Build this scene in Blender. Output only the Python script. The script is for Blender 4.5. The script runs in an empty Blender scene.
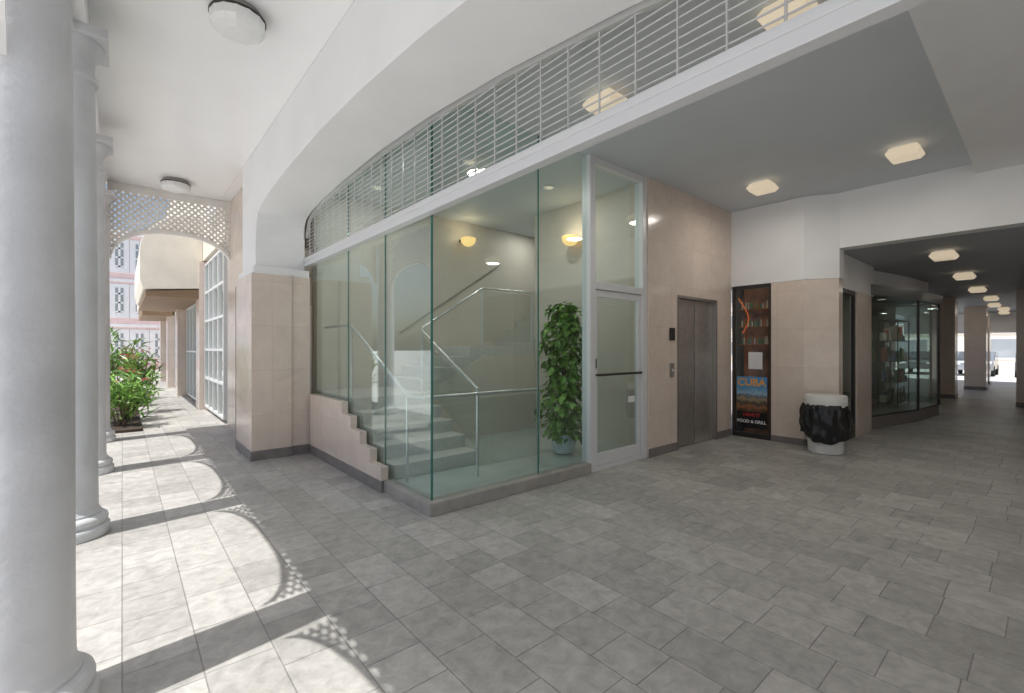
import bpy, bmesh, math, random
from mathutils import Vector, Matrix, noise
random.seed(7)
S=bpy.context.scene
COL=S.collection
# ------------------------------------------------------------ builder
class MB:
    def __init__(s): s.v=[];s.f=[];s.m=[]
    def add(s,vs,fs,m=0):
        b=len(s.v); s.v+= [tuple(v) for v in vs]
        for f in fs: s.f.append([i+b for i in f]); s.m.append(m)
        return s
    def box(s,x0,x1,y0,y1,z0,z1,m=0):
        return s.add([(x0,y0,z0),(x1,y0,z0),(x1,y1,z0),(x0,y1,z0),(x0,y0,z1),(x1,y0,z1),(x1,y1,z1),(x0,y1,z1)],
              [(3,2,1,0),(4,5,6,7),(0,1,5,4),(1,2,6,5),(2,3,7,6),(3,0,4,7)],m)
    def prism(s,poly,a0,a1,axis='z',m=0):
        n=len(poly)
        def P(p,a):
            if axis=='z': return (p[0],p[1],a)
            if axis=='x': return (a,p[0],p[1])
            return (p[0],a,p[1])
        vs=[P(p,a0) for p in poly]+[P(p,a1) for p in poly]
        fs=[list(range(n))[::-1],list(range(n,2*n))]+[(i,(i+1)%n,n+(i+1)%n,n+i) for i in range(n)]
        return s.add(vs,fs,m)
    def cyl(s,p0,p1,r0,r1=None,n=12,m=0,cap=True):
        if r1 is None:r1=r0
        p0=Vector(p0);p1=Vector(p1);d=(p1-p0).normalized()
        a=d.orthogonal().normalized();b=d.cross(a)
        vs=[];
        for p,r in((p0,r0),(p1,r1)):
            for i in range(n):
                t=2*math.pi*i/n; vs.append(p+a*(r*math.cos(t))+b*(r*math.sin(t)))
        fs=[(i,(i+1)%n,n+(i+1)%n,n+i) for i in range(n)]
        if cap: fs+=[list(range(n))[::-1],list(range(n,2*n))]
        return s.add(vs,fs,m)
    def tube(s,pts,r,n=10,m=0):
        for a,b in zip(pts,pts[1:]): s.cyl(a,b,r,n=n,m=m)
        return s
    def lathe(s,prof,cx=0,cy=0,n=32,m=0,rot=0,cap=True):
        vs=[];k=len(prof)
        for r,z in prof:
            for i in range(n):
                t=2*math.pi*i/n+rot; vs.append((cx+r*math.cos(t),cy+r*math.sin(t),z))
        fs=[(j*n+i,j*n+(i+1)%n,(j+1)*n+(i+1)%n,(j+1)*n+i) for j in range(k-1) for i in range(n)]
        if cap: fs+=[list(range(n))[::-1],list(range((k-1)*n,k*n))]
        return s.add(vs,fs,m)
def mk(name,mb,mats,parent=None,origin=(0,0,0),smooth=False,bevel=0,label=None,cat=None,group=None,kind=None,recalc=True):
    me=bpy.data.meshes.new(name); o=Vector(origin)
    me.from_pydata([Vector(v)-o for v in mb.v],[],mb.f)
    if not isinstance(mats,(list,tuple)): mats=[mats]
    for m in mats: me.materials.append(m)
    for p,i in zip(me.polygons,mb.m): p.material_index=i
    if recalc:
        bm=bmesh.new();bm.from_mesh(me);bmesh.ops.recalc_face_normals(bm,faces=bm.faces);bm.to_mesh(me);bm.free()
    if smooth:
        for p in me.polygons:p.use_smooth=True
        try: me.set_sharp_from_angle(angle=math.radians(40))
        except Exception: pass
    ob=bpy.data.objects.new(name,me);COL.objects.link(ob)
    if parent is not None:
        ob.parent=parent; ob.location=o
    else: ob.location=o
    if bevel:
        b=ob.modifiers.new('bevel','BEVEL');b.width=bevel;b.segments=2;b.limit_method='ANGLE'
    tag(ob,label,cat,group,kind)
    return ob
def tag(ob,label=None,cat=None,group=None,kind=None):
    if label:ob['label']=label
    if cat:ob['category']=cat
    if group:ob['group']=group
    if kind:ob['kind']=kind
def empty(name,loc,label,cat,group=None):
    e=bpy.data.objects.new(name,None);e.empty_display_size=.1;e.location=loc;COL.objects.link(e);tag(e,label,cat,group);return e
def copy_thing(e,loc,label=None):
    n=e.copy();COL.objects.link(n);n.location=loc
    if label:n['label']=label
    def rec(src,dst):
        for c in src.children:
            k=c.copy();COL.objects.link(k);k.parent=dst;rec(c,k)
    rec(e,n);return n
def lamp(parent,loc,power,size=.3,col=(1,.93,.84),kind='AREA',rot=(0,0,0)):
    l=bpy.data.lights.new('lamp_light',kind);l.energy=power;l.color=col
    if kind=='AREA': l.shape='DISK';l.size=size
    else: l.shadow_soft_size=size
    o=bpy.data.objects.new('lamp_light',l);COL.objects.link(o);o.parent=parent;o.location=loc;o.rotation_euler=rot;return o
# ------------------------------------------------------------ materials
def newmat(name):
    m=bpy.data.materials.new(name);m.use_nodes=True;nt=m.node_tree;return m,nt,nt.nodes,nt.links,nt.nodes['Principled BSDF']
def pbr(name,col,rough=.5,metal=0,var=0.0,scale=4,bump=0.0,bscale=60,spec=.5):
    m,nt,N,L,P=newmat(name)
    P.inputs['Roughness'].default_value=rough;P.inputs['Metallic'].default_value=metal
    P.inputs['Specular IOR Level'].default_value=spec
    P.inputs['Base Color'].default_value=(*col,1)
    g=N.new('ShaderNodeNewGeometry')
    if var>0:
        n=N.new('ShaderNodeTexNoise');n.inputs['Scale'].default_value=scale;n.inputs['Detail'].default_value=6
        L.new(g.outputs['Position'],n.inputs['Vector'])
        r=N.new('ShaderNodeMapRange');r.inputs[1].default_value=.3;r.inputs[2].default_value=.7
        r.inputs[3].default_value=1-var;r.inputs[4].default_value=1+var;L.new(n.outputs[0],r.inputs[0])
        x=N.new('ShaderNodeVectorMath');x.operation='SCALE';x.inputs[0].default_value=col;L.new(r.outputs[0],x.inputs['Scale']);L.new(x.outputs[0],P.inputs['Base Color'])
    if bump>0:
        n2=N.new('ShaderNodeTexNoise');n2.inputs['Scale'].default_value=bscale;n2.inputs['Detail'].default_value=5
        L.new(g.outputs['Position'],n2.inputs['Vector'])
        b=N.new('ShaderNodeBump');b.inputs['Strength'].default_value=bump;b.inputs['Distance'].default_value=.01
        L.new(n2.outputs[0],b.inputs['Height']);L.new(b.outputs[0],P.inputs['Normal'])
    return m
def glass(name,tint=(.84,.93,.89),ior=1.5,rough=0.0):
    m=bpy.data.materials.new(name);m.use_nodes=True;nt=m.node_tree;N=nt.nodes;L=nt.links;N.clear()
    o=N.new('ShaderNodeOutputMaterial');t=N.new('ShaderNodeBsdfTransparent');t.inputs[0].default_value=(*tint,1)
    g=N.new('ShaderNodeBsdfGlossy');g.inputs['Roughness'].default_value=rough;g.inputs[0].default_value=(.95,1,.98,1)
    ge=N.new('ShaderNodeNewGeometry');mr=N.new('ShaderNodeMapRange');mr.inputs[3].default_value=ior;mr.inputs[4].default_value=1/ior
    L.new(ge.outputs['Backfacing'],mr.inputs[0])
    f=N.new('ShaderNodeFresnel');L.new(mr.outputs[0],f.inputs[0])
    x=N.new('ShaderNodeMixShader');L.new(f.outputs[0],x.inputs[0]);L.new(t.outputs[0],x.inputs[1]);L.new(g.outputs[0],x.inputs[2]);L.new(x.outputs[0],o.inputs[0])
    return m
def emis(name,col,st,base=None):
    m,nt,N,L,P=newmat(name);P.inputs['Base Color'].default_value=(*(base or col),1);P.inputs['Roughness'].default_value=.3
    P.inputs['Emission Color'].default_value=(*col,1);P.inputs['Emission Strength'].default_value=st;return m
def brickmat(name,c1,c2,mortar,bw,bh,ms,wall=True,offset=.5,rough=.4,bump=.3,noisevar=.15,nscale=3,vein=0,stain=0,relief=.05,squash=1.0):
    m,nt,N,L,P=newmat(name)
    g=N.new('ShaderNodeNewGeometry');sx=N.new('ShaderNodeSeparateXYZ');L.new(g.outputs['Position'],sx.inputs[0])
    cx=N.new('ShaderNodeCombineXYZ')
    if wall:
        a=N.new('ShaderNodeMath');a.operation='ADD';L.new(sx.outputs[0],a.inputs[0]);L.new(sx.outputs[1],a.inputs[1])
        L.new(a.outputs[0],cx.inputs[0]);L.new(sx.outputs[2],cx.inputs[1])
    else:
        L.new(sx.outputs[1],cx.inputs[0]);L.new(sx.outputs[0],cx.inputs[1])
    b=N.new('ShaderNodeTexBrick');b.offset=offset;b.squash=squash;b.squash_frequency=3;b.inputs['Scale'].default_value=1
    b.inputs['Color1'].default_value=(*c1,1);b.inputs['Color2'].default_value=(*c2,1);b.inputs['Mortar'].default_value=(*mortar,1)
    b.inputs['Mortar Size'].default_value=ms;b.inputs['Mortar Smooth'].default_value=.3;b.inputs['Brick Width'].default_value=bw;b.inputs['Row Height'].default_value=bh
    L.new(cx.outputs[0],b.inputs['Vector'])
    n=N.new('ShaderNodeTexNoise');n.inputs['Scale'].default_value=nscale;n.inputs['Detail'].default_value=10;n.inputs['Roughness'].default_value=.68;n.inputs['Distortion'].default_value=vein
    L.new(g.outputs['Position'],n.inputs['Vector'])
    r=N.new('ShaderNodeMapRange');r.inputs[1].default_value=.3;r.inputs[2].default_value=.7;r.inputs[3].default_value=1-noisevar;r.inputs[4].default_value=1+noisevar
    L.new(n.outputs[0],r.inputs[0])
    x=N.new('ShaderNodeVectorMath');x.operation='SCALE';L.new(b.outputs['Color'],x.inputs[0]);L.new(r.outputs[0],x.inputs['Scale'])
    out=x.outputs[0]
    if stain:
        n3=N.new('ShaderNodeTexNoise');n3.inputs['Scale'].default_value=.7;n3.inputs['Detail'].default_value=5;L.new(g.outputs['Position'],n3.inputs['Vector'])
        r3=N.new('ShaderNodeMapRange');r3.inputs[1].default_value=.35;r3.inputs[2].default_value=.65;r3.inputs[3].default_value=1-stain;r3.inputs[4].default_value=1+stain*.5;L.new(n3.outputs[0],r3.inputs[0])
        x3=N.new('ShaderNodeVectorMath');x3.operation='SCALE';L.new(out,x3.inputs[0]);L.new(r3.outputs[0],x3.inputs['Scale']);out=x3.outputs[0]
    L.new(out,P.inputs['Base Color'])
    n2=N.new('ShaderNodeTexNoise');n2.inputs['Scale'].default_value=14;n2.inputs['Detail'].default_value=8;L.new(g.outputs['Position'],n2.inputs['Vector'])
    h=N.new('ShaderNodeMath');h.operation='MULTIPLY_ADD';h.inputs[1].default_value=-1.0;L.new(b.outputs['Fac'],h.inputs[0])
    h2=N.new('ShaderNodeMath');h2.operation='MULTIPLY';h2.inputs[1].default_value=relief;L.new(n2.outputs[0],h2.inputs[0]);L.new(h2.outputs[0],h.inputs[2])
    bp=N.new('ShaderNodeBump');bp.inputs['Strength'].default_value=bump;bp.inputs['Distance'].default_value=.006;L.new(h.outputs[0],bp.inputs['Height']);L.new(bp.outputs[0],P.inputs['Normal'])
    rr=N.new('ShaderNodeMapRange');rr.inputs[3].default_value=rough-.08;rr.inputs[4].default_value=rough+.12;L.new(n.outputs[0],rr.inputs[0]);L.new(rr.outputs[0],P.inputs['Roughness'])
    return m
M_white=pbr('white_plaster',(.87,.87,.87),.55,var=.03,scale=1.5,bump=.12,bscale=35)
M_ceil=pbr('ceiling_paint',(.92,.92,.92),.2,var=.02,scale=1.2,bump=.06,bscale=9)
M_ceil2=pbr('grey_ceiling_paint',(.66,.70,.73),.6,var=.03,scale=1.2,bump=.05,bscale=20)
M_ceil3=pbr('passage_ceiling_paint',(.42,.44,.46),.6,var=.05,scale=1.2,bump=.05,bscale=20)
M_col=pbr('column_paint',(.61,.62,.635),.5,var=.10,scale=3,bump=.35,bscale=22)
M_pink=brickmat('pink_marble_tile',(.70,.59,.505),(.74,.63,.545),(.58,.49,.42),.60,.60,.0025,rough=.16,bump=.2,noisevar=.07,nscale=2.2,vein=1.6,offset=0)
M_floor=brickmat('slate_floor_tile',(.365,.355,.33),(.49,.475,.445),(.27,.26,.245),.42,.29,.0032,wall=False,offset=.42,squash=.62,rough=.42,bump=.75,noisevar=.24,nscale=11,vein=.5,stain=.12,relief=1.1)
M_skirt=pbr('dark_stone_skirting',(.22,.20,.19),.35,var=.15,scale=8)
M_plinth=pbr('plinth_stone',(.38,.36,.33),.4,var=.15,scale=6)
M_glass=glass('green_tinted_glass',(.875,.93,.92),1.68)
M_clear=glass('clear_shop_glass',(.92,.94,.93),1.5)
M_shopg=glass('dark_shop_glass',(.76,.82,.80),1.85)
M_edge=pbr('glass_edge',(.06,.20,.17),.1)
M_alu=pbr('white_aluminium',(.74,.75,.76),.35,metal=.1)
M_steel=pbr('brushed_steel',(.72,.73,.74),.28,metal=.9,var=.06,scale=10)
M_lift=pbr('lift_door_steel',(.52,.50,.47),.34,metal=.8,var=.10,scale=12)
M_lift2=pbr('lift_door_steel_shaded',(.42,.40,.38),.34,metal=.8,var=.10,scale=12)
M_liftd=pbr('lift_frame_steel',(.34,.32,.30),.35,metal=.7)
M_grille=pbr('grey_grille_metal',(.62,.625,.62),.35,metal=.35)
M_cream=pbr('cream_interior_wall',(.70,.635,.56),.6,var=.03,bump=.05)
M_lobby=pbr('lobby_floor_tile',(.50,.55,.53),.15,var=.06,scale=3)
M_stair=pbr('stair_terrazzo',(.62,.61,.58),.4,var=.08,scale=20)
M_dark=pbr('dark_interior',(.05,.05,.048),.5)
M_black=pbr('black_plastic',(.012,.012,.013),.22)
M_lampw=emis('lit_lamp_glass',(1,.82,.58),.45,(.62,.56,.46))
M_lamp2=pbr('frosted_lamp_glass',(.82,.83,.82),.15)
M_bronze=pbr('dark_metal_ring',(.06,.055,.05),.4,metal=.6)
M_lattice=pbr('lattice_paint',(.84,.82,.78),.6,var=.06)
M_leaf=pbr('leaf_green',(.09,.22,.035),.38,var=.45,scale=9)
M_leaf2=pbr('leaf_bright',(.22,.40,.08),.4,var=.4,scale=7)
M_bark=pbr('stem_brown',(.12,.08,.05),.8,var=.3)
M_flower=pbr('pink_flower',(.80,.09,.20),.5,var=.2,scale=20)
M_soil=pbr('soil',(.05,.035,.025),.9,var=.3)
M_pot=pbr('glazed_pot',(.60,.70,.73),.15,var=.15,scale=12)
M_conc=pbr('brightened_concrete',(.74,.73,.71),.7,var=.08,scale=1.5,bump=.2)  # colour brightened so the sunlit street bounces more light under the roof
M_brown=pbr('brown_soffit',(.26,.17,.10),.6,var=.1)
M_creamx=pbr('cream_render',(.80,.74,.63),.7,var=.05)
M_pinkb=pbr('pink_render',(.86,.66,.64),.7,var=.06)
M_binw=pbr('white_bin_concrete',(.78,.77,.74),.5,var=.06,scale=9)
M_paper=pbr('white_paper',(.8,.8,.8),.6)
M_orange=emis('orange_neon',(.8,.16,.03),.35)
M_red=pbr('red_print',(.55,.03,.03),.4)
M_yel=pbr('yellow_print',(.90,.42,.03),.4)
M_tyre=pbr('tyre_rubber',(.02,.02,.02),.8)
M_carw=pbr('grey_car_paint',(.16,.17,.18),.2,metal=.3);M_carr=pbr('silver_car_paint',(.30,.33,.36),.2,metal=.4);M_carglass=pbr('dark_window_glass',(.10,.11,.12),.08)
M_bwin=pbr('building_window_glass',(.34,.37,.39),.1)
# ------------------------------------------------------------ ground
mk('ground',MB().box(-200,250,-200,250,-.6,-.12),M_conc,kind='structure',label='street ground around the shopping arcade, paled to bounce sunlight')
mk('pavement',MB().box(-.95,30,-12,45,-.4,0),M_floor,kind='structure',label='slate tiled walkway floor of the arcade')
mk('kerb',MB().box(-1.12,-.953,-12,45,-.4,.0),M_conc,kind='structure',label='pale concrete kerb beside the walkway',bevel=.01)
# ------------------------------------------------------------ columns
def column(Y):
    e=empty('column',(-.33,Y,0),'round white painted column with moulded base on tiled walkway','column','columns along the arcade')
    mk('column_base',MB().lathe([(.252,0),(.256,.01),(.256,.075),(.25,.083),(.232,.09),(.232,.10),(.243,.112),(.246,.13),(.240,.15),(.222,.165),(.205,.17),(.205,.185),(.192,.20),(.185,.235)],n=48),M_col,e,smooth=True)
    mk('shaft',MB().lathe([(.185,.233),(.182,.5),(.18,1.6),(.172,2.9),(.160,3.8)],n=48,cap=False),M_col,e,smooth=True)
    c=MB().lathe([(.160,3.62),(.185,3.63),(.19,3.65),(.185,3.67),(.162,3.68),(.162,3.80),(.175,3.82),(.20,3.86),(.222,3.91),(.222,3.93)],n=40)
    c.box(-.245,.245,-.245,.245,3.93,4.0)
    mk('capital',c,M_col,e,smooth=True)
    return e
c0=column(2.65)
for y in(5.05,7.45,9.85,.25,-2.15,-4.55): copy_thing(c0,(-.33,y,0))
mk('column_beam',MB().box(-.45,-.21,-6,10.2,4.0,4.248),M_white,label='white lintel beam resting on the arcade columns',cat='beam')
def lattice(ulen,z0f,z1,w=.022,t=.012,pitch=.085,mapf=None,mb=None):
    for sgn in(1,-1):
        c=-6.0
        while c<8:
            run=None;st=.02;u=0
            while u<=ulen+1e-6:
                z=sgn*u+c
                ins=(z0f(u)<z<z1)
                if ins and run is None: run=u
                if (not ins or u+st>ulen) and run is not None:
                    a=(run,sgn*run+c);b=(u,sgn*u+c)
                    if b[0]-a[0]>.01:
                        nx,nz=-sgn*w/2*.7071,w/2*.7071
                        off=0 if sgn>0 else t
                        pts=[(a[0]+nx,a[1]+nz),(a[0]-nx,a[1]-nz),(b[0]-nx,b[1]-nz),(b[0]+nx,b[1]+nz)]
                        vs=[mapf(p[0],p[1],off) for p in pts]+[mapf(p[0],p[1],off+t) for p in pts]
                        mb.add(vs,[(3,2,1,0),(4,5,6,7),(0,1,5,4),(1,2,6,5),(2,3,7,6),(3,0,4,7)])
                    run=None
                u+=st
            c+=pitch
def archband(ulen,z0f,bw,t,mapf,mb,n=40):
    for i in range(n):
        a=ulen*(.5-.5*math.cos(math.pi*i/n));b=ulen*(.5-.5*math.cos(math.pi*(i+1)/n))
        pts=[(a,z0f(a)-.0),(b,z0f(b)),(b,z0f(b)+bw),(a,z0f(a)+bw)]
        vs=[mapf(p[0],p[1],-t) for p in pts]+[mapf(p[0],p[1],t+.02) for p in pts]
        mb.add(vs,[(3,2,1,0),(4,5,6,7),(0,1,5,4),(2,3,7,6)])
def side_arch(Y0):
    L=2.0
    def zf(u):
        x=abs(u-L/2)/(L/2); return 2.56+.68*max(0,1-x**2.8)**.55
    mp=lambda u,z,o:(-.345+o,Y0+.2+u,z)
    org=(-.33,Y0+.2,2.4)
    e=empty('lattice_arch',org,'white diagonal lattice arch spanning between two arcade columns','lattice arch','lattice arches between the columns')
    mb=MB();lattice(L,lambda u:zf(u)+.02,3.93,mapf=mp,mb=mb,w=.030,pitch=.135,t=.005)
    a=mk('lattice_panel',mb,M_lattice,origin=org);a.parent=e;a.location=(0,0,0)
    mb=MB();archband(L,zf,.035,.006,mp,mb);mb.box(-.37,-.29,Y0+.18,Y0+L+.22,3.93,3.998)
    a=mk('arch_trim',mb,M_lattice,origin=org);a.parent=e;a.location=(0,0,0)
    return e
a0=side_arch(2.65)
for y in(5.05,7.45,.25,-2.15,-4.55): copy_thing(a0,(-.33,y+.2,2.4))
def crossarch():
    L=1.72;Y=10.05;x0=-.14
    def zf(u):
        x=(u-L/2-.0)/(L/2); return 2.98+.52*max(0,1-abs(x)**2.4)**.5
    mp=lambda u,z,o:(x0+u,Y+o,z)
    e=empty('lattice_arch',(x0,Y,3),'cream diagonal lattice archway hung across the walkway','lattice arch')
    mb=MB();lattice(L,lambda u:zf(u)+.03,4.12,mapf=mp,mb=mb,w=.036,pitch=.10)
    a=mk('lattice_panel',mb,M_lattice,origin=(x0,Y,3));a.parent=e;a.location=(0,0,0)
    mb=MB();archband(L,zf,.07,.03,mp,mb);mb.box(x0,x0+L,Y-.03,Y+.05,4.12,4.247);mb.box(x0-.05,x0,Y-.03,Y+.05,2.98,4.247)
    a=mk('arch_trim',mb,M_lattice,origin=(x0,Y,3));a.parent=e;a.location=(0,0,0)
crossarch()
# ------------------------------------------------------------ ceilings / roof
YB=-6.0
mk('arcade_ceiling',MB().box(-.68,1.398,YB,10.2,4.25,4.9),M_ceil,label='glossy white ceiling over the arcade walkway',cat='ceiling')
mk('roof_slab',MB().box(1.40,8.2,YB,12,4.252,4.9),M_white,label='white roof slab above the lobby',cat='roof')
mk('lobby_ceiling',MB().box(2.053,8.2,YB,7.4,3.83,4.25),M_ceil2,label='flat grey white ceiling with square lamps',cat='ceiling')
mk('dropped_soffit',MB().box(2.053,8.198,YB,.6,3.70,3.828),M_white,label='white dropped ceiling soffit beside the flat ceiling',cat='soffit')
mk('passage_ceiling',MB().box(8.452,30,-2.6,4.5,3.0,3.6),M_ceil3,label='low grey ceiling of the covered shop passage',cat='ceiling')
mk('ceiling_fascia',MB().box(8.202,8.45,YB,2.05,3.0,3.83),M_white,label='white vertical fascia above the passage entrance',cat='fascia')
mk('rear_light_block',MB().box(2.4,8.45,YB-.3,YB,0,4.25),M_creamx,label='added unseen cream wall blocking the bright ground behind',cat='wall')  # unseen, added to keep bright ground out of the glass reflections
mk('passage_light_block',MB().box(8.452,30,-2.9,-2.605,0,3.3),M_pink,label='added unseen pink marble wall closing light off the passage',cat='wall')  # unseen, added to shut out light and darken the passage
mk('court_side_wall',MB().box(8.452,8.75,YB,-2.91,0,2.998),M_pink,label='pink marble wall beside the passage entrance',cat='wall')
# ------------------------------------------------------------ arch wall
prof=[(7.1,2.56),(7.095,3.08),(7.05,3.24),(6.96,3.34),(6.8,3.40),(6.3,3.46),(5.6,3.505),(4.5,3.53),(3.5,3.50),(2.5,3.42),(1.4,3.28),(.6,3.12),(0,2.95),(-.4,2.75),(-.6,2.56)]
def aprof(y):
    for (a,za),(b,zb) in zip(prof,prof[1:]):
        if b<=y<=a: return za+(zb-za)*(a-y)/(a-b)
    return 2.56
fine=[(7.1,2.9),(7.095,3.08),(7.05,3.24),(6.96,3.34)]
for i in range(3,78):
    yy=7.1-.1*i
    if yy>-.6:
        zs=[aprof(max(-.59,min(7.09,yy+d))) for d in(-.1,-.03,.03,.1)]
        fine.append((yy,sum(zs)/4))
fine.append((-.6,2.56))
poly=fine+[(-.6,4.25),(7.1,4.25)]
w=mk('arch_wall',MB().prism(poly,1.40,2.02,'x'),M_white,bevel=.006,label='white plaster wall with wide flat arch over the grille',cat='arch wall')
for Y0,Y1 in((7.1,8.0),(-1.5,-.6)):
    F=6.85 if Y0>0 else Y0
    e=empty('pillar',(1.3,F,0),'square pillar clad in pink marble with white plaster top','pillar','pillars carrying the arch wall')
    y0=6.85 if Y0>0 else -1.5; y1=7.9 if Y0>0 else -.6
    for nm,mb,mt in(('pillar_cladding',MB().box(1.30,1.80,y0,y1,.0,2.5).box(1.804,2.05,y0+.03,y1,0,2.5),M_pink),
                    ('skirting',MB().box(1.29,1.81,y0-.01,y1,0,.13).box(1.812,2.055,y0+.02,y1-.1,0,.128),M_skirt),
                    ('impost_moulding',MB().box(1.33,2.04,y0+.03,y1,2.5,2.60),M_white),
                    ):
        a=mk(nm,mb,mt,origin=(1.3,F,0),bevel=.004);a.parent=e;a.location=(0,0,0)
    if Y0>0:
        a=mk('plaster_top',MB().prism([(1.40,7.1),(1.40,8.0),(2.04,8.0),(2.04,7.1)],2.60,4.25),M_white,origin=(1.3,F,0));a.parent=e;a.location=(0,0,0)
    else:
        a=mk('plaster_top',MB().box(1.40,2.04,-1.5,-.602,2.60,4.25),M_white,origin=(1.3,F,0));a.parent=e;a.location=(0,0,0)
mk('grille_beam',MB().box(2.03,2.11,-.6,7.1,2.69,2.815).box(2.022,2.03,-.6,7.1,2.76,2.80),M_alu,label='long white aluminium beam under the metal grille',cat='beam',bevel=.003)
g=MB()
z=2.862
while z<3.53:
    ys=[y/50 for y in range(-30,356) if aprof(y/50)>z]
    if ys: g.cyl((2.07,min(ys)-.02,z),(2.07,max(ys)+.02,z),.0052,n=6)
    z+=.05
mk_e=empty('security_grille',(2.07,3.2,2.82),'thin metal bar grille filling the flat arch','grille')
a=mk('horizontal_bars',g,M_grille,origin=(2.07,3.2,2.82));a.parent=mk_e;a.location=(0,0,0)
g=MB();y=-.5
while y<7.05:
    g.cyl((2.0655,y,2.80),(2.0655,y,aprof(y)+.02),.006,n=6)
    y+=.24
a=mk('vertical_bars',g,M_grille,origin=(2.07,3.2,2.82));a.parent=mk_e;a.location=(0,0,0)
g=MB()
for i in range(90):
    y0=-.58+7.66*i/90;y1=-.58+7.66*(i+1)/90
    g.add([(2.05,y0,aprof(y0)-.018),(2.05,y1,aprof(y1)-.018),(2.05,y1,aprof(y1)+.03),(2.05,y0,aprof(y0)+.03),
           (2.085,y0,aprof(y0)-.018),(2.085,y1,aprof(y1)-.018),(2.085,y1,aprof(y1)+.03),(2.085,y0,aprof(y0)+.03)],[(3,2,1,0),(4,5,6,7),(0,1,5,4),(2,3,7,6)])
a=mk('grille_frame',g,M_grille,origin=(2.07,3.2,2.82));a.parent=mk_e;a.location=(0,0,0)
# ------------------------------------------------------------ glass lobby
mk('lobby_floor',MB().box(2.20,7.4,3.72,7.4,.0,.10),M_lobby,label='pale glossy tiled floor inside the glass lobby',cat='floor')
mk('glass_plinth',MB().prism([(2.07,3.55),(4.27,3.55),(4.27,3.716),(2.196,3.716),(2.196,7.0),(2.07,7.0)],0,.12),M_plinth,bevel=.006,label='low stone plinth under the glass lobby walls',cat='plinth')
sp=[(4.48,.122)]
for i in range(5):
    sp.append((4.48+i*.28,.12+ (i+1)*.145)); sp.append((4.48+(i+1)*.28,.12+(i+1)*.145))
sp[-1]=(6.84,.12+5*.145);sp.append((6.84,.122))
mk('stepped_wall',MB().prism(sp,2.035,2.118,'x'),M_pink,bevel=.004,label='low stepped pink marble wall following the stair',cat='wall')
mk('skirting',MB().box(2.038,2.068,4.48,6.84,0,.12),M_skirt,label='dark stone skirting below the stepped wall',cat='skirting')
ge=empty('glass_enclosure',(2.13,3.63,.12),'frameless green tinted glass lobby enclosure with steel joints','glass enclosure')
def gp(mb,name='glass_pane',mat=M_glass):
    a=mk(name,mb,mat,origin=(2.13,3.63,.12));a.parent=ge;a.location=(0,0,0);return a
Z1=3.828
for y0,y1 in((3.636,4.585),(4.597,5.634),(5.646,6.99)): gp(MB().box(2.13,2.142,y0,y1,.12,Z1))
for x0,x1 in((2.145,3.465),(3.477,4.268)): gp(MB().box(x0,x1,3.63,3.642,.12,Z1))
gp(MB().box(2.126,2.146,3.626,3.636,.12,Z1),'glass_joint',M_edge)
gp(MB().box(3.466,3.476,3.629,3.643,.12,Z1),'glass_joint',M_edge)
gp(MB().box(2.129,2.143,4.586,4.596,.12,Z1),'glass_joint',M_edge)
gp(MB().box(2.129,2.143,5.635,5.645,.12,Z1),'glass_joint',M_edge)
dx0,dx1=4.27,5.46
de=empty('glass_door',(4.86,3.63,0),'glazed white aluminium entrance door with overlight panel','door')
def dp(name,mb,mat,par=de,bev=0.003):
    a=mk(name,mb,mat,origin=(4.86,3.63,0),bevel=bev);a.parent=par
    a.location=(0,0,0);return a
dp('door_frame',MB().box(dx0,dx0+.10,3.57,3.70,0,3.828).box(dx1-.10,dx1,3.57,3.70,0,3.828).box(dx0+.10,dx1-.10,3.575,3.695,2.22,2.31).box(dx0+.10,dx1-.10,3.575,3.695,3.74,3.828).box(dx0+.10,dx1-.10,3.575,3.695,0,.05),M_alu)
dp('overlight_pane',MB().box(dx0+.102,dx1-.102,3.63,3.638,2.312,3.738),M_glass,bev=0)
dl=dp('door_leaf',MB().box(dx0+.105,dx0+.17,3.60,3.65,.055,2.215).box(dx1-.17,dx1-.105,3.60,3.65,.055,2.215).box(dx0+.17,dx1-.17,3.60,3.65,2.13,2.215).box(dx0+.17,dx1-.17,3.60,3.65,.055,.20),M_alu)
dp('door_pane',MB().box(dx0+.172,dx1-.172,3.622,3.63,.202,2.128),M_glass,dl,0)
dp('handle',MB().cyl((dx0+.14,3.565,1.17),(dx1-.14,3.565,1.17),.016).cyl((dx0+.145,3.565,1.17),(dx0+.145,3.60,1.17),.012).cyl((dx1-.145,3.565,1.17),(dx1-.145,3.60,1.17),.012),M_bronze,dl,0)
dp('door_sticker',MB().box(dx1-.36,dx1-.22,3.617,3.6205,.78,.86),M_paper,dl,0)
dp('lock',MB().box(dx0+.115,dx0+.145,3.59,3.60,1.25,1.37),M_black,dl)
mk('lobby_back_wall',MB().box(2.2,7.5,7.05,7.3,.10,3.828),M_cream,label='cream plaster back wall of the stair lobby',cat='wall')
mk('lobby_side_wall',MB().box(5.55,5.70,3.87,5.9,.10,3.828),M_cream,label='cream plaster side wall inside the lobby',cat='wall')
mk('lobby_end_wall',MB().box(7.45,7.6,3.87,7.05,.10,3.828),M_cream,label='cream plaster end wall behind the stairs',cat='wall')
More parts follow.
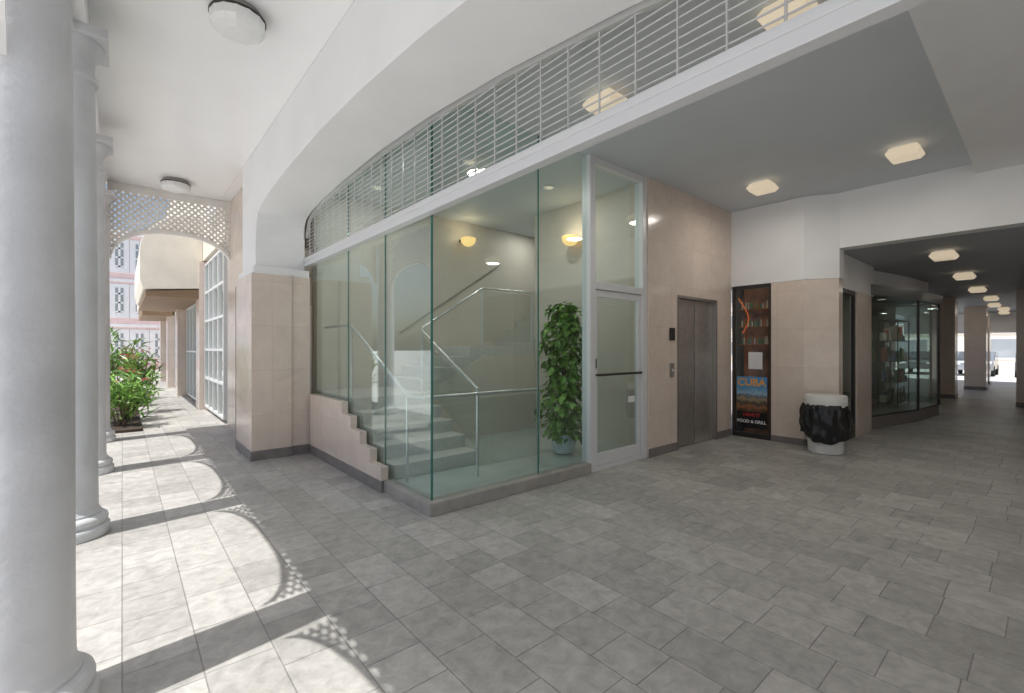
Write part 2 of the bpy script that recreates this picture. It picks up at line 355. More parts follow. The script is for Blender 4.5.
# stairs
se=empty('staircase',(2.8,5.5,.1),'pale terrazzo stair with steel handrails behind glass','staircase')
def sc(name,mb,mat,bev=0,smooth=False):
    a=mk(name,mb,mat,origin=(2.8,5.5,.1),bevel=bev,smooth=smooth);a.parent=se;a.location=(0,0,0);return a
fl=MB();pr=[(4.5,.1)]
for i in range(5):
    pr+=[(4.5+i*.28,.1+(i+1)*.155),(4.5+(i+1)*.28,.1+(i+1)*.155)]
pr[-1]=(7.04,.875);pr.append((7.04,.1))
fl.prism(pr,2.20,3.3,'x')
sc('lower_flight',fl,M_stair,.006)
pr=[]
for i in range(4):
    pr+=[(3.302+.0+i*.28,.875+(i+1)*.165),(3.302+(i+1)*.28,.875+(i+1)*.165)]
pr[-1]=(5.54,.875+4*.165)
pr=[(3.302,.101)]+pr+ [(5.54,.101)]
sc('upper_flight',MB().prism(pr,5.9,7.04,'y'),M_stair,.006)
sc('side_panel',MB().prism([(3.32,.101),(3.32,.78),(4.42,1.38),(5.54,1.38),(5.54,.101)],5.885,5.899,'y'),M_cream)
t=MB()
x=5.56
for i in range(7): t.box(x+i*.27,x+(i+1)*.27,5.92,7.04,1.35+.165*i,1.535+.165*(i+1))
sc('top_flight',t,M_stair)
R=.02
sc('handrail',MB().tube([(2.27,3.95,1.0),(2.27,4.36,1.0),(2.27,5.9,1.80),(2.27,6.9,1.8)],R).cyl((2.27,4.36,.1),(2.27,4.36,1.0),.014).cyl((2.27,5.88,.87),(2.27,5.88,1.8),.014),M_steel,smooth=True)
sc('handrail',MB().tube([(3.28,4.5,1.0),(3.28,5.85,1.75),(3.34,5.93,1.8),(4.42,5.93,2.47),(5.5,5.93,2.47)],R).cyl((3.28,4.5,.1),(3.28,4.5,1.0),.018).cyl((3.28,5.85,.87),(3.28,5.85,1.75),.016)
   .cyl((4.42,5.93,1.5),(4.42,5.93,2.47),.018).cyl((5.5,5.93,1.5),(5.5,5.93,2.47),.018),M_steel,smooth=True)
sc('handrail',MB().tube([(2.27,4.05,1.0),(3.87,4.05,1.0)],R).cyl((2.95,4.05,.1),(2.95,4.05,1.0),.016).cyl((3.87,4.05,.1),(3.87,4.05,1.0),.018),M_steel,smooth=True)
sc('handrail',MB().tube([(3.5,6.98,1.75),(5.6,6.98,3.1)],.014),M_liftd,smooth=True)
sc('balustrade_glass',MB().box(4.45,5.48,5.925,5.935,1.6,2.42),M_clear)
sc('balustrade_glass',MB().box(2.98,3.85,4.045,4.055,.2,.95),M_clear)
sc('balustrade_glass',MB().prism([(4.55,.3),(4.55,.95),(5.8,1.65),(5.8,1.0)],3.275,3.285,'x'),M_clear)
M_warm=emis('reflection_glow',(1,.66,.25),1.0)
def reflection_dome(loc,dirx):  # warm glowing domes with lights, added to imitate lamp reflections in the glass
    e=empty('glow_dome',loc,'small warm glowing dome standing in for a lamp reflection','glowing dome','added reflection glows in the lobby')
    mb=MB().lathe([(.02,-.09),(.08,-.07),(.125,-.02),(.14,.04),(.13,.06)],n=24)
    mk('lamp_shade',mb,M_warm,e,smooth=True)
    mk('dome_bracket',MB().box(-.03,.03,-.02,.24,.03,.07) if not dirx else MB().box(-.02,.16,-.03,.03,.03,.07),M_bronze,e)
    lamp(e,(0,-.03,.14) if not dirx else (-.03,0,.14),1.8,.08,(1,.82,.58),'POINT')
reflection_dome((4.75,6.80,3.42),False);reflection_dome((5.38,4.9,3.2),True)
def downlight(loc,p,col=(1,.95,.89)):
    e=empty('downlight',loc,'small round recessed lit ceiling downlight','downlight','recessed ceiling downlights')
    mk('trim_ring',MB().lathe([(.09,0),(.09,-.012),(.065,-.012),(.065,-.0)],n=24,cap=False),M_white,e)
    mk('lamp_lens',MB().lathe([(.064,-.001),(.064,-.006)],n=24),M_lampw,e)
    lamp(e,(0,0,-.02),p,.14,col)
    return e
q0=downlight((3.3,4.7,3.828),8.5)
for l in((4.7,4.7,3.828),(2.8,6.3,3.828),(6.2,6.5,3.828)): copy_thing(q0,l)
# potted climbing plant
def leaf(mb,p,d,up,l,wd,m=0):
    d=d.normalized();s=d.cross(up)
    if s.length<1e-3:s=Vector((1,0,0))
    s.normalize();n=s.cross(d)
    a=p;b=p+d*l*.42+s*wd*.5+n*l*.08;c=p+d*l*.42-s*wd*.5+n*l*.08;t=p+d*l-n*l*.12;k=p+d*l*.5
    mb.add([a,b,t,c,k],[(0,1,4),(1,2,4),(2,3,4),(3,0,4)],m)
pe=empty('potted_plant',(4.48,4.20,.10),'tall leafy climbing plant in a pale glazed pot','potted plant')
mk('pot',MB().lathe([(.10,0),(.13,.02),(.155,.12),(.165,.20),(.155,.24),(.165,.255),(.165,.27),(.15,.27),(.145,.24)],n=32,cap=True),M_pot,pe,smooth=True)
mk('soil',MB().lathe([(.14,.236),(.144,.242)],n=24),M_soil,pe)
mk('support_pole',MB().cyl((0,0,.2),(0,0,1.85),.03,.025),M_bark,pe)
mb=MB()
for i in range(1500):
    z=random.uniform(.22,2.0);a=random.uniform(0,2*math.pi)
    R0=.215*(1 if z<1.65 else max(.5,1-(z-1.65)*1.3))*(1+.8*noise.noise(Vector((math.cos(a)*1.5,math.sin(a)*1.5,z*3.6))))
    r=R0*random.uniform(.4,1.25)
    p=Vector((r*math.cos(a),r*math.sin(a),z))
    d=Vector((math.cos(a)*random.uniform(.2,1),math.sin(a)*random.uniform(.2,1),random.uniform(-1.1,.1)))+Vector((random.uniform(-.4,.4),random.uniform(-.4,.4),0))
    leaf(mb,p,d,Vector((0,0,1)),random.uniform(.07,.15),random.uniform(.055,.10),0 if random.random()<.45 else 1)
mk('foliage',mb,[M_leaf,M_leaf2],pe,recalc=False)
# ------------------------------------------------------------ elevator wall
mk('elevator_wall',MB().box(5.464,6.23,3.55,3.85,0,3.828).box(7.41,7.968,3.55,3.85,0,3.828).box(6.23,7.41,3.55,3.85,2.27,3.828),M_pink,label='pink marble clad wall around the elevator',cat='wall')
mk('skirting',MB().box(5.47,6.19,3.538,3.549,0,.12).box(7.45,7.96,3.538,3.549,0,.12),M_skirt,label='dark stone skirting along the elevator wall',cat='skirting')
ee=empty('elevator',(6.82,3.6,0),'closed brushed steel elevator doors in thin steel surround','elevator')
def ep(n,mb,mt,b=.002):
    a=mk(n,mb,mt,origin=(6.82,3.6,0),bevel=b);a.parent=ee;a.location=(0,0,0);return a
ep('elevator_frame',MB().box(6.20,6.24,3.541,3.80,0,2.28).box(7.40,7.44,3.541,3.80,0,2.28).box(6.24,7.40,3.541,3.80,2.24,2.28).box(6.24,7.40,3.66,3.68,.0,2.24),M_liftd)
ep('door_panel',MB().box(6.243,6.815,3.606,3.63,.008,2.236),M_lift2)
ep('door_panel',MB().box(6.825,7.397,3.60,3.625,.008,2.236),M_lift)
pn=empty('call_panel',(6.05,3.545,1.7),'dark elevator indicator and call button panel on marble wall','call panel')
mk('indicator',MB().box(-.06,.06,-.02,.004,-.09,.09),M_black,pn,bevel=.004)
mk('button_plate',MB().box(-.05,.05,-.012,.004,-.62,-.42),M_liftd,pn,bevel=.003)
mk('call_button',MB().cyl((0,-.02,-.52),(0,-.01,-.52),.02),M_paper,pn)
# ------------------------------------------------------------ shop corner
mk('corner_wall_top',MB().prism([(7.97,3.85),(7.97,2.45),(8.2,2.05),(8.45,2.05),(8.45,3.85)],2.55,3.828),M_white,label='white plaster wall above the corner shop',cat='wall',bevel=.004)
mk('corner_pillar',MB().prism([(7.975,2.92),(7.975,2.455),(8.203,2.058),(8.40,2.058),(8.40,2.92)],0,2.549),M_pink,label='chamfered pink marble corner pillar behind the bin',cat='pillar',bevel=.003)
mk('skirting',MB().prism([(7.965,2.92),(7.965,2.452),(8.196,2.05),(8.38,2.05),(8.38,2.1),(8.0,2.92)],0,.10),M_skirt,label='dark stone skirting of the corner pillar',cat='skirting')
we=empty('shop_window',(8.0,3.2,0),'narrow shop display window with posters and orange neon','shop window')
def wp(n,mb,mt,b=0,par=None):
    a=mk(n,mb,mt,origin=(8.0,3.2,0),bevel=b);a.parent=par or we;a.location=(0,0,0);return a
wp('window_frame',MB().box(7.985,8.04,2.925,2.955,.0,2.545).box(7.985,8.04,3.50,3.545,0,2.545).box(7.985,8.04,2.955,3.5,2.49,2.545).box(7.985,8.04,2.955,3.5,0,.08),M_bronze)
wp('window_pane',MB().box(8.0,8.008,2.955,3.5,.08,2.49),M_clear)
wp('display_back',MB().box(8.45,8.47,2.93,3.54,0,2.54),pbr('warm_dark_display',(.30,.09,.03),.5,var=.6,scale=5))
mb=MB().tube([(8.1,3.42-.10*math.sin(t*.35),1.75+.055*t) for t in range(12)],.010,n=8)
wp('neon_tube',mb,M_orange)
mb=MB()
for k in range(3):
    zb=1.55+.3*k
    mb.box(8.14,8.26,2.96,3.5,zb,zb+.012)
    for i in range(15):
        yy=2.99+.034*i+random.uniform(-.004,.004);hh=random.uniform(.09,.15)
        mb.cyl((8.2,yy,zb+.012),(8.2,yy,zb+hh),.014,.012,n=8,m=random.randrange(3)).cyl((8.2,yy,zb+hh),(8.2,yy,zb+hh+.05),.006,n=6)
wp('bottle_shelf',mb,[pbr('amber_bottles',(.45,.15,.03),.1),pbr('green_bottles',(.08,.18,.08),.1),pbr('clear_bottles',(.6,.5,.4),.1)])
wp('paper_notice',MB().box(7.996,7.999,3.06,3.28,1.15,1.43),M_paper)
def postermat():
    m,nt,N,L,P=newmat('poster_print');g=N.new('ShaderNodeNewGeometry');sx=N.new('ShaderNodeSeparateXYZ');L.new(g.outputs['Position'],sx.inputs[0])
    n=N.new('ShaderNodeTexNoise');n.inputs['Scale'].default_value=12;n.inputs['Detail'].default_value=5;L.new(g.outputs['Position'],n.inputs['Vector'])
    a=N.new('ShaderNodeMath');a.operation='MULTIPLY_ADD';a.inputs[1].default_value=.18;L.new(n.outputs[0],a.inputs[0]);L.new(sx.outputs[2],a.inputs[2])
    r=N.new('ShaderNodeMapRange');r.inputs[1].default_value=.5;r.inputs[2].default_value=1.12;L.new(a.outputs[0],r.inputs[0])
    c=N.new('ShaderNodeValToRGB');e=c.color_ramp.elements;e[0].color=(.05,.03,.02,1);e[0].position=.05;e[1].color=(.10,.30,.58,1);e[1].position=.95
    for p,cc in((.18,(.35,.14,.06)),(.28,(.04,.05,.05)),(.38,(.40,.28,.16)),(.46,(.12,.16,.18)),(.54,(.34,.50,.62)),(.68,(.12,.32,.56))):
        k=e.new(p);k.color=(*cc,1)
    L.new(r.outputs[0],c.inputs[0]);L.new(c.outputs[0],P.inputs['Base Color']);P.inputs['Roughness'].default_value=.3;return m
po=wp('poster',MB().box(7.994,7.998,2.985,3.47,.44,1.02),postermat())
wp('poster_band',MB().box(7.994,7.998,2.985,3.47,.16,.436),M_black,par=po)
def text(s,size,loc,rot,mat,parent,bold=0,name='lettering'):
    cu=bpy.data.curves.new(name,'FONT');cu.body=s;cu.size=size;cu.align_x='CENTER';cu.extrude=.0008;cu.offset=bold
    o=bpy.data.objects.new(name,cu);COL.objects.link(o)
    bpy.context.view_layer.update()
    me=bpy.data.meshes.new_from_object(o.evaluated_get(bpy.context.evaluated_depsgraph_get()))
    bpy.data.objects.remove(o)
    me.materials.clear();me.materials.append(mat)
    k=bpy.data.objects.new(name,me);COL.objects.link(k);k.rotation_euler=rot;k.parent=parent;k.location=loc;return k
RX=(math.radians(90),0,math.radians(-90))
text('CUBA',.17,(-.008,.03,.87),RX,M_yel,po,.003)
text('HAVE IT',.075,(-.008,.03,.36),RX,M_red,po,.002)
text('FOOD & GRILL',.07,(-.008,.03,.25),RX,M_paper,po,.002)
# ------------------------------------------------------------ passage shops
mk('passage_fascia',MB().box(8.452,10.6,2.12,2.45,2.45,2.998),M_white,label='white fascia band above the passage shop windows',cat='fascia')
mk('passage_pillar',MB().box(9.42,10.35,2.10,2.42,0,2.448),M_pink,label='pink marble pillar between passage shop windows',cat='pillar',bevel=.003)
s1=empty('shop_window',(8.9,2.16,0),'dark framed passage shop window beside marble pillar','shop window')
def sp_(par,org,n,mb,mt,b=0):
    a=mk(n,mb,mt,origin=org,bevel=b);a.parent=par;a.location=(0,0,0);return a
sp_(s1,(8.9,2.16,0),'window_frame',MB().box(8.405,8.45,2.13,2.19,0,2.448).box(9.37,9.418,2.13,2.19,0,2.448).box(8.45,9.37,2.13,2.19,2.38,2.448).box(8.45,9.37,2.13,2.19,0,.22),M_bronze)
sp_(s1,(8.9,2.16,0),'window_pane',MB().box(8.45,9.37,2.155,2.163,.22,2.38),M_shopg)
bay=[(10.45,2.15),(12.4,1.75),(14.0,1.62),(14.0,3.6),(10.45,3.6)]
s2=empty('shop_showcase',(12.2,2.2,0),'angled dark glass shopfront under a stepped bulkhead','shop showcase')
O2=(12.2,2.2,0)
sp_(s2,O2,'showcase_base',MB().prism(bay,0,.22),M_skirt)
sp_(s2,O2,'showcase_fascia',MB().prism([(10.40,2.10),(12.4,1.69),(14.05,1.56),(14.05,3.6),(10.40,3.6)],2.47,2.66),pbr('dark_fascia_paint',(.16,.165,.16),.4))
sp_(s2,O2,'showcase_top',MB().prism([(10.605,2.25),(12.5,1.93),(14.0,1.80),(14.0,3.6),(10.605,3.6)],2.662,2.99),M_white)
fr=MB()
for x,y in((10.45,2.15),(12.4,1.75),(14.0,1.62)): fr.box(x-.02,x+.02,y-.02,y+.02,.22,2.47)
for a,b in(((10.45,2.15),(12.4,1.75)),((12.4,1.75),(14.0,1.62))):
    d=Vector((b[0]-a[0],b[1]-a[1])).normalized();n_=Vector((-d.y,d.x))*.03
    fr.prism([(a[0],a[1]),(b[0],b[1]),(b[0]+n_.x,b[1]+n_.y),(a[0]+n_.x,a[1]+n_.y)],.221,.25)
sp_(s2,O2,'window_frame',fr,M_bronze)
def wallpane(a,b,z0,z1,t=.008):
    d=Vector((b[0]-a[0],b[1]-a[1])).normalized();n=Vector((-d.y,d.x))*t
    return MB().prism([a,b,(b[0]+n.x,b[1]+n.y),(a[0]+n.x,a[1]+n.y)],z0,z1)
for a,b in(((10.5,2.145),(12.37,1.76)),((12.43,1.752),(13.97,1.63)),((14.0,1.66),(14.0,3.5))):
    sp_(s2,O2,'window_pane',wallpane(a,b,.252,2.465),M_shopg)
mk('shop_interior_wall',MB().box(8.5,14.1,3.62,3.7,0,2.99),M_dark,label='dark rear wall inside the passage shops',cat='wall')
GM=[pbr('goods_a',(.45,.36,.25),.5),pbr('goods_b',(.10,.20,.34),.4),pbr('goods_c',(.5,.12,.08),.4),pbr('goods_d',(.75,.72,.62),.5),pbr('goods_e',(.12,.32,.18),.4)]
def shelf(x0,x1,y0,y1,label):
    e=empty('display_shelf',((x0+x1)/2,(y0+y1)/2,0),label,'display shelf','display shelves in the passage shops')
    o=((x0+x1)/2,(y0+y1)/2,0)
    b=MB()
    for z in(.3,.75,1.2,1.65,2.1): b.box(x0,x1,y0,y1,z,z+.012)
    for xx in(x0,x1-.02):
        for yy in(y0,y1-.02): b.box(xx,xx+.02,yy,yy+.02,0,2.12)
    a=mk('shelf_frame',b,M_bronze,origin=o);a.parent=e;a.location=(0,0,0)
    p=MB()
    for z in(.312,.762,1.212,1.662):
        for yr in(y0+.02,y1-.14):
            x=x0+.05
            while x<x1-.15:
                wd=random.uniform(.05,.12);h=random.uniform(.08,.34)
                if random.random()<.85:
                    if random.random()<.5:p.box(x,x+wd,yr,yr+wd,z,z+h,random.randrange(5))
                    else:p.cyl((x+wd/2,yr+wd/2,z),(x+wd/2,yr+wd/2,z+h),wd/2,wd/3,n=10,m=random.randrange(5))
                x+=wd+.03
    a=mk('goods',p,GM,origin=o,kind='stuff');a.parent=e;a.location=(0,0,0)
shelf(8.6,9.4,2.35,2.65,'dark shop shelves stacked with small souvenirs')
shelf(10.9,12.2,2.35,2.7,'dark shop shelves stacked with small souvenirs')
shelf(12.6,13.8,2.1,2.45,'dark shop shelves stacked with small souvenirs')
shelf(10.8,13.6,3.1,3.45,'dark shop shelves stacked with small souvenirs')
shop_fill=downlight((9.0,2.25,2.99),3.5);  # downlights added to brighten the shop interiors
for l in((11.4,2.15,2.465),(13.1,1.86,2.465),(12.2,2.95,2.465)):copy_thing(shop_fill,l)
pp=empty('passage_pillar',(23.6,1.75,0),'pink marble pillar at the far end of the passage','pillar','pillars at the far end of the passage')
mk('pillar_cladding',MB().box(-.3,.3,-.28,.28,.12,2.998),M_pink,pp);mk('skirting',MB().box(-.31,.31,-.29,.29,0,.12),M_skirt,pp)
for l in((17.6,.28,0),(20.6,.28,0),(23.6,.35,0),(26.6,.4,0),(19.0,2.1,0),(27.5,1.9,0)): copy_thing(pp,l)
mk('passage_end_wall',MB().box(14.2,20.0,3.4,3.6,0,2.99).box(14.06,14.2,2.6,3.6,0,2.99),M_pink,label='pink marble wall beyond the shop showcase',cat='wall')
mk('passage_end_beam',MB().box(28.2,28.8,-2.6,4.5,2.15,2.998),M_white,label='white beam above the far passage opening',cat='beam')
# ------------------------------------------------------------ trash bin
be=empty('trash_bin',(7.72,2.10,0),'round white bin draped with a black plastic bag','trash bin')
mk('bin_body',MB().lathe([(.205,0),(.215,.01),(.225,.30),(.235,.62),(.23,.63)],n=40),M_binw,be,smooth=True)
mk('bin_rim',MB().lathe([(.236,.66),(.262,.67),(.266,.70),(.262,.80),(.25,.825),(.19,.83),(.18,.80),(.175,.66)],n=40,cap=False),M_binw,be,smooth=True)
mb=MB();n=140;rows=26
vs=[]
for j in range(rows+1):
    t=j/rows
    for i in range(n):
        a=2*math.pi*i/n
        hem=.06*math.sin(a*2+1)+.05*noise.noise(Vector((math.cos(a)*2,math.sin(a)*2,0)))
        z=.70-.48*t-hem*t
        r=.264+.045*math.sin(t*math.pi*.9)**.8
        ph=a*15+3.5*noise.noise(Vector((math.cos(a)*1.5,math.sin(a)*1.5,t*1.2)))
        r+=.018*(1-abs(math.sin(ph*.5)))*(.25+t)
        r+=.030*noise.noise(Vector((math.cos(a)*3.5,math.sin(a)*3.5,t*3.2)))
        r=max(r,.245)
        vs.append((r*math.cos(a),r*math.sin(a),z))
mb.add(vs,[(j*n+i,j*n+(i+1)%n,(j+1)*n+(i+1)%n,(j+1)*n+i) for j in range(rows) for i in range(n)])
mk('bin_bag',mb,M_black,be,smooth=True)
# ------------------------------------------------------------ lamps
def sqlamp(loc,pw):
    e=empty('ceiling_lamp',loc,'square lit ceiling lamp with warm frosted glass','ceiling lamp','square lit ceiling lamps')
    s=1.414/2
    mk('ceiling_plate',MB().box(-.10,.10,-.10,.10,-.02,0),M_white,e)
    sh=MB().lathe([(.22*s*1.1,-.021),(.31*s,-.075),(.31*s,-.095),(.24*s,-.14)],n=4,rot=math.pi/4)
    mk('lamp_shade',sh,M_lampw,e)
    lamp(e,(0,0,-.15),pw,.3)
    return e
l0=sqlamp((6.85,2.62,3.83),7.5)
for l in((6.9,1.09,3.83),(3.4,2.65,3.83),(3.44,1.14,3.83),(6.85,-1.5,3.70),(3.44,-1.5,3.70)): copy_thing(l0,l)  # last two, behind the camera, are added as unseen fill lights
l1=sqlamp((9.63,1.06,3.0),2.2)
for l in((15.9,1.15,3.0),(22.0,1.2,3.0),(27,1.2,3.0),(12.7,1.1,3.0),(19.0,1.1,3.0),(24.5,1.1,3.0)): copy_thing(l1,l)
def drum(loc):
    e=empty('ceiling_lamp',loc,'round drum ceiling lamp with ribbed glass and dark ring','ceiling lamp','round lamps on the arcade ceiling')
    mk('ceiling_plate',MB().lathe([(.17,0),(.18,-.02),(.18,-.045),(.165,-.05)],n=40),M_liftd,e,smooth=True)
    mk('lamp_shade',MB().lathe([(.185,-.051),(.20,-.065),(.20,-.135),(.17,-.165),(.09,-.185),(.0,-.188)],n=14),M_lamp2,e)
    mk('metal_band',MB().lathe([(.195,-.05),(.205,-.053),(.205,-.066),(.196,-.07)],n=40,cap=False),M_bronze,e,smooth=True)
    return e
d0=drum((.72,4.3,4.25));copy_thing(d0,(.67,9.3,4.25));copy_thing(d0,(.7,-.7,4.25))
# ------------------------------------------------------------ left shop frontage
mk('frontage_wall',MB().box(1.55,1.85,7.9,8.5,0,4.248).box(1.55,1.85,9.5,10.3,0,4.248).box(1.55,1.85,8.5,9.5,2.6,4.248),M_pink,label='pink marble shopfront wall along the walkway',cat='wall')
fe=empty('shop_door',(1.65,9,0),'dark glazed shop door set in pink marble wall','door')
O3=(1.65,9,0)
sp_(fe,O3,'door_frame',MB().box(1.6,1.68,8.5,8.56,0,2.6).box(1.6,1.68,9.44,9.5,0,2.6).box(1.6,1.68,8.56,9.44,2.1,2.17).box(1.6,1.68,8.56,9.44,2.54,2.6),M_bronze)
sp_(fe,O3,'door_pane',MB().box(1.63,1.64,8.56,9.44,.02,2.54),M_clear)
def shopfront(y0,y1,ztop,nv,nh,x=1.55,fx=.10):
    o=(x,(y0+y1)/2,0)
    e=empty('shop_window',o,'tall shopfront window with white gridded frame','shop window','white gridded shopfront windows')
    f=MB()
    for i in range(nv+1):
        y=y0+(y1-y0)*i/nv;f.box(x-.03,x+.05,y-.03,y+.03,.1,ztop)
    for j in range(nh+1):
        z=.1+(ztop-.1)*j/nh;f.box(x-.026,x+.046,y0,y1,z-.025,z+.025)
    a=mk('window_frame',f,M_alu,origin=o);a.parent=e;a.location=(0,0,0)
    a=mk('window_pane',MB().box(x+.005,x+.013,y0+.03,y1-.03,.1,ztop),M_clear,origin=o);a.parent=e;a.location=(0,0,0)
shopfront(10.6,13.3,3.5,4,5)
shopfront(14.1,17.4,2.7,4,2);shopfront(18.2,21.5,2.7,4,2);shopfront(22.3,25.6,2.7,4,2)
for y in(13.36,17.5,21.6,25.7):
    mk('frontage_pillar',MB().box(1.30 if y>14 else 1.42,1.8,y,y+.64,0,3.6 if y<14 else 2.75),M_pink,label='pink marble pier between shopfront windows',cat='pillar',group='piers between shopfronts')
mk('shop_room_wall',MB().box(4.2,4.4,7.5,40,0,4.2),M_cream,label='cream inner wall of the shops behind the windows',cat='wall')
mk('upper_facade',MB().box(1.5,6,10.3,30,3.62,7.5),M_creamx,label='cream rendered upper storey above shopfronts',cat='wall')
mk('frontage_lintel',MB().box(1.52,6,13.9,30,2.75,3.6),M_creamx,label='cream lintel above the distant shopfronts',cat='wall')
can=[(1.495,2.95),(.36,2.85),(.30,3.1)]+[(.30+1.15*(1-math.cos(t*math.pi/2/8)),3.75+.95*math.sin(t*math.pi/2/8)) for t in range(9)]+[(1.495,4.70)]
mk('canopy',MB().prism(can,13.4,19.0,'y').prism([(.40,2.70),(1.49,2.70),(1.49,2.93),(.40,2.82)],13.45,18.95,'y',1),[M_creamx,M_brown],label='cream curved canopy with brown underside over walkway',cat='canopy',bevel=.01)
mk('canopy',MB().box(.55,1.45,21.5,26,2.7,3.1).box(.5,1.45,21.45,26.05,3.102,3.5,1),[M_brown,M_creamx],label='brown fascia canopy over distant shopfront',cat='canopy')
# ------------------------------------------------------------ buildings outside
def building(name,x0,x1,y0,y1,h,mat,face,label,storeys=3,bays=8):
    o=((x0+x1)/2,(y0+y1)/2,0)
    e=empty(name,o,label,'building')
    b=MB().box(x0,x1,y0,y1,-.12,h)
    a=mk('wall',b,mat,origin=o);a.parent=e;a.location=(0,0,0)
    c=MB().box(x0-.3,x1+.3,y0-.3,y1+.3,h,h+.35)
    for s in range(1,storeys): c.box(x0-.08,x1+.08,y0-.08,y1+.08,h*s/storeys-.1,h*s/storeys+.1)
    a=mk('cornice',c,M_white,origin=o);a.parent=e;a.location=(0,0,0)
    sh=h/storeys
    for s in range(storeys):
        for i in range(bays):
            if face=='x':
                yc=y0+(y1-y0)*(i+.5)/bays;w=(y1-y0)/bays*.25
                fr=MB().box(x1-.02,x1+.06,yc-w-.12,yc+w+.12,s*sh+.7,s*sh+sh-.4);gl=MB().box(x1+.03,x1+.08,yc-w,yc+w,s*sh+.82,s*sh+sh-.52)
                for q in(-.33,.33): fr.box(x1+.08,x1+.1,yc+q*w-.03,yc+q*w+.03,s*sh+.82,s*sh+sh-.52)
                for q in(.33,.66): fr.box(x1+.082,x1+.102,yc-w,yc+w,s*sh+.82+q*(sh-1.34),s*sh+.87+q*(sh-1.34))
            elif face=='-x':
                yc=y0+(y1-y0)*(i+.5)/bays;w=(y1-y0)/bays*.25
                fr=MB().box(x0-.06,x0+.02,yc-w-.12,yc+w+.12,s*sh+.7,s*sh+sh-.4);gl=MB().box(x0-.08,x0-.03,yc-w,yc+w,s*sh+.82,s*sh+sh-.52)
            else:
                xc=x0+(x1-x0)*(i+.5)/bays;w=(x1-x0)/bays*.2
                fr=MB().box(xc-w-.3,xc+w+.3,y0-.06,y0+.02,s*sh+.5,s*sh+sh-.25);gl=MB().box(xc-w,xc+w,y0-.08,y0-.03,s*sh+.82,s*sh+sh-.52)
                fr.box(xc-.06,xc+.06,y0-.1,y0-.08,s*sh+.82,s*sh+sh-.52)
                for q in(.3,.5,.7):fr.box(xc-w,xc+w,y0-.1,y0-.08,s*sh+sh*q-.05,s*sh+sh*q+.05)
            wn=mk('window',gl,M_carglass if face=='x' else M_bwin,origin=o);wn.parent=e;wn.location=(0,0,0)
            ff=mk('frame',fr,M_white,origin=o);ff.parent=wn;ff.location=(0,0,0)
building('townhouse',-28,-19,-12,30,7.8,M_white,'x','white town building with gridded windows across the street',3,12)
building('pink_townhouse',-9,3.5,40,48,9,M_pinkb,'y','pink town building with white trim at street end',3,12)
building('far_building',48,56,-20,30,8,M_creamx,'-x','pale building beyond the far end of the passage',3,10)
# ------------------------------------------------------------ shrubs
def shrub(loc,h,r,n,flower,label,seed):
    rd=random.Random(seed)
    e=empty('shrub',loc,label,'shrub','shrubs beside the walkway')
    b=MB();st=MB();fl=MB()
    tips=[]
    for k in range(9):
        a=rd.uniform(0,6.28);rr=r*rd.uniform(.2,.9);hh=h*rd.uniform(.4,1)
        p0=Vector((rd.uniform(-.05,.05),rd.uniform(-.05,.05),0));p1=Vector((rr*.5*math.cos(a),rr*.5*math.sin(a),hh*.5));p2=Vector((rr*math.cos(a),rr*math.sin(a),hh))
        st.cyl(p0,p1,.014,.010,n=6).cyl(p1,p2,.010,.005,n=6);tips.append((p1,p2))
    for i in range(n):
        p1,p2=rd.choice(tips);t=rd.random();p=p1.lerp(p2,t)+Vector((rd.gauss(0,.07),rd.gauss(0,.07),rd.gauss(0,.07)))
        d=Vector((rd.uniform(-1,1),rd.uniform(-1,1),rd.uniform(-.1,1.3)))
        leaf(b,p,d,Vector((0,0,1)),rd.uniform(.20,.42),rd.uniform(.03,.06),0 if rd.random()<.25 else 1)
    for i in range(flower):
        p1,p2=rd.choice(tips);p=p2+Vector((rd.gauss(0,.10),rd.gauss(0,.10),rd.gauss(0.05,.07)))
        for q in range(5):
            leaf(fl,p,Vector((math.cos(q*1.26),math.sin(q*1.26),.4)),Vector((0,0,1)),.08,.06)
    mk('stem',st,M_bark,e)
    mk('foliage',b,[M_leaf,M_leaf2],e,recalc=False)
    if flower:
        f=mk('blossom',fl,M_flower,e,recalc=False);f['kind']='stuff'
shrub((-.02,11.2,0),.85,.45,170,0,'leafy green shrub in the walkway planting',1)
shrub((.02,12.3,0),1.1,.5,190,14,'green shrub with pink flowers beside the walkway',2)
shrub((.2,13.6,0),1.45,.5,200,28,'tall green shrub with pink flowers beside the walkway',3)
shrub((-.1,15.2,0),1.9,.5,220,0,'leafy green shrub in the walkway planting',4)
shrub((-.5,11.8,0),1.4,.5,220,0,'leafy green shrub in the walkway planting',5)
shrub((.25,17.5,0),1.4,.5,220,40,'green shrub with pink flowers beside the walkway',6)
mk('planting_bed',MB().box(-.9,.28,10.6,19,.0,.05),M_soil,kind='structure',label='strip of dark soil planting bed')
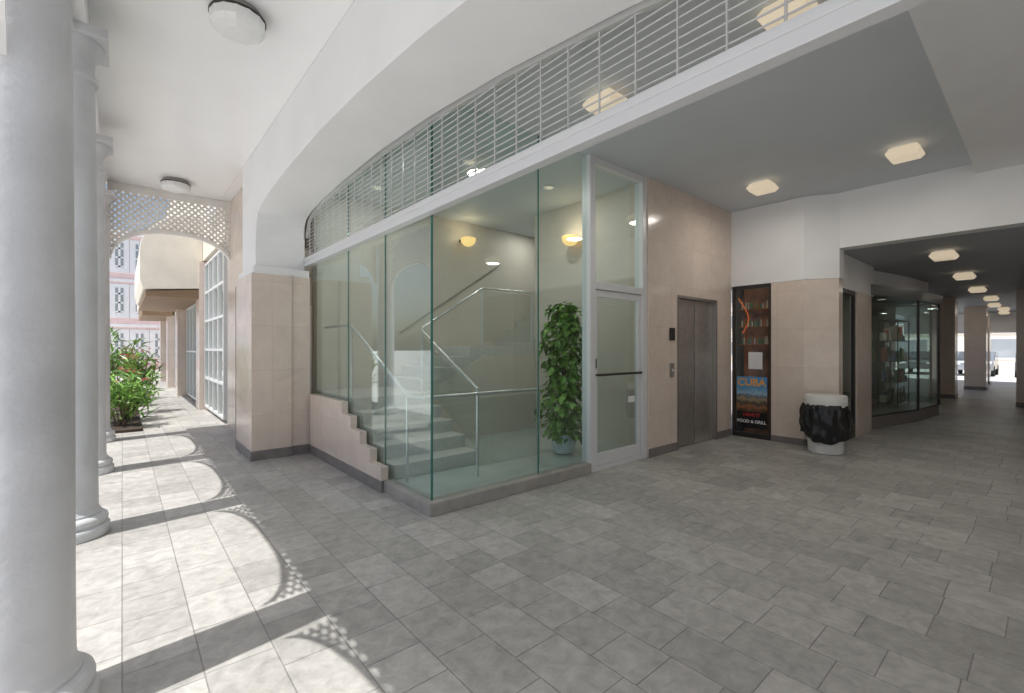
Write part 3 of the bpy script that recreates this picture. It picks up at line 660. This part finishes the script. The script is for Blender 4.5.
# ------------------------------------------------------------ cars
def car(loc,rot,mat,label):
    e=empty('parked_car',loc,label,'car','cars parked beyond the passage');e.rotation_euler=(0,0,rot)
    pr=[(-2.1,.35),(-2.15,.75),(-2.05,.88),(-1.2,.95),(-.5,1.42),(.9,1.45),(1.6,1.0),(2.05,.92),(2.12,.6),(2.1,.35)]
    mk('body',MB().prism(pr,-.85,.85,'y'),mat,e,bevel=.06)
    mk('window',MB().prism([(-1.12,.97),(-.52,1.36),(.86,1.38),(1.42,1.0)],-.862,.862,'y').add([(-1.22,-.7,.985),(-1.22,.7,.985),(-.56,.62,1.40),(-.56,-.62,1.40)],[(0,1,2,3)]),M_carglass,e)
    for x in(-1.35,1.35):
        for y in(-.87,.69):
            mk('wheel',MB().cyl((x,y,.31),(x,y+.18,.31),.31,n=24),M_tyre,e)
    for y in(-.62,.62): mk('headlight',MB().box(-2.17,-2.08,y-.15,y+.15,.66,.78),M_paper,e,bevel=.02)
car((39,5.3,-.12),0,M_carw,'dark grey car parked in sunlight facing the passage')
car((39,2.9,-.12),0,M_carr,'silver car parked in sunlight facing the passage')
car((39,.4,-.12),0,M_carw,'dark grey car parked in sunlight facing the passage')
# ------------------------------------------------------------ light
el=math.radians(69.5);az=math.radians(7)
W=bpy.data.worlds.new('World');S.world=W;W.use_nodes=True;nt=W.node_tree
sky=nt.nodes.new('ShaderNodeTexSky');sky.sky_type='NISHITA';sky.sun_disc=False;sky.sun_elevation=el;sky.sun_rotation=math.radians(263);sky.dust_density=3
nt.links.new(sky.outputs[0],nt.nodes['Background'].inputs[0]);nt.nodes['Background'].inputs[1].default_value=.15
sl=bpy.data.lights.new('sun','SUN');sl.energy=5;sl.angle=math.radians(.5);sl.color=(1,.98,.95)
so=bpy.data.objects.new('sun',sl);COL.objects.link(so)
so.rotation_euler=Vector((math.cos(el)*math.cos(az),math.cos(el)*math.sin(az),-math.sin(el))).to_track_quat('-Z','Y').to_euler()
# ------------------------------------------------------------ camera
cd=bpy.data.cameras.new('camera');cam=bpy.data.objects.new('camera',cd);COL.objects.link(cam);S.camera=cam
cd.sensor_width=36;cd.lens=458/1024*36;cd.clip_start=.03;cd.clip_end=600;cd.shift_y=1.5/1024
cam.location=(0,0,1.5);cam.rotation_euler=(math.radians(90),0,-math.atan2(.648,.7615))
S.view_settings.view_transform='Standard';S.view_settings.look='None';S.view_settings.exposure=0
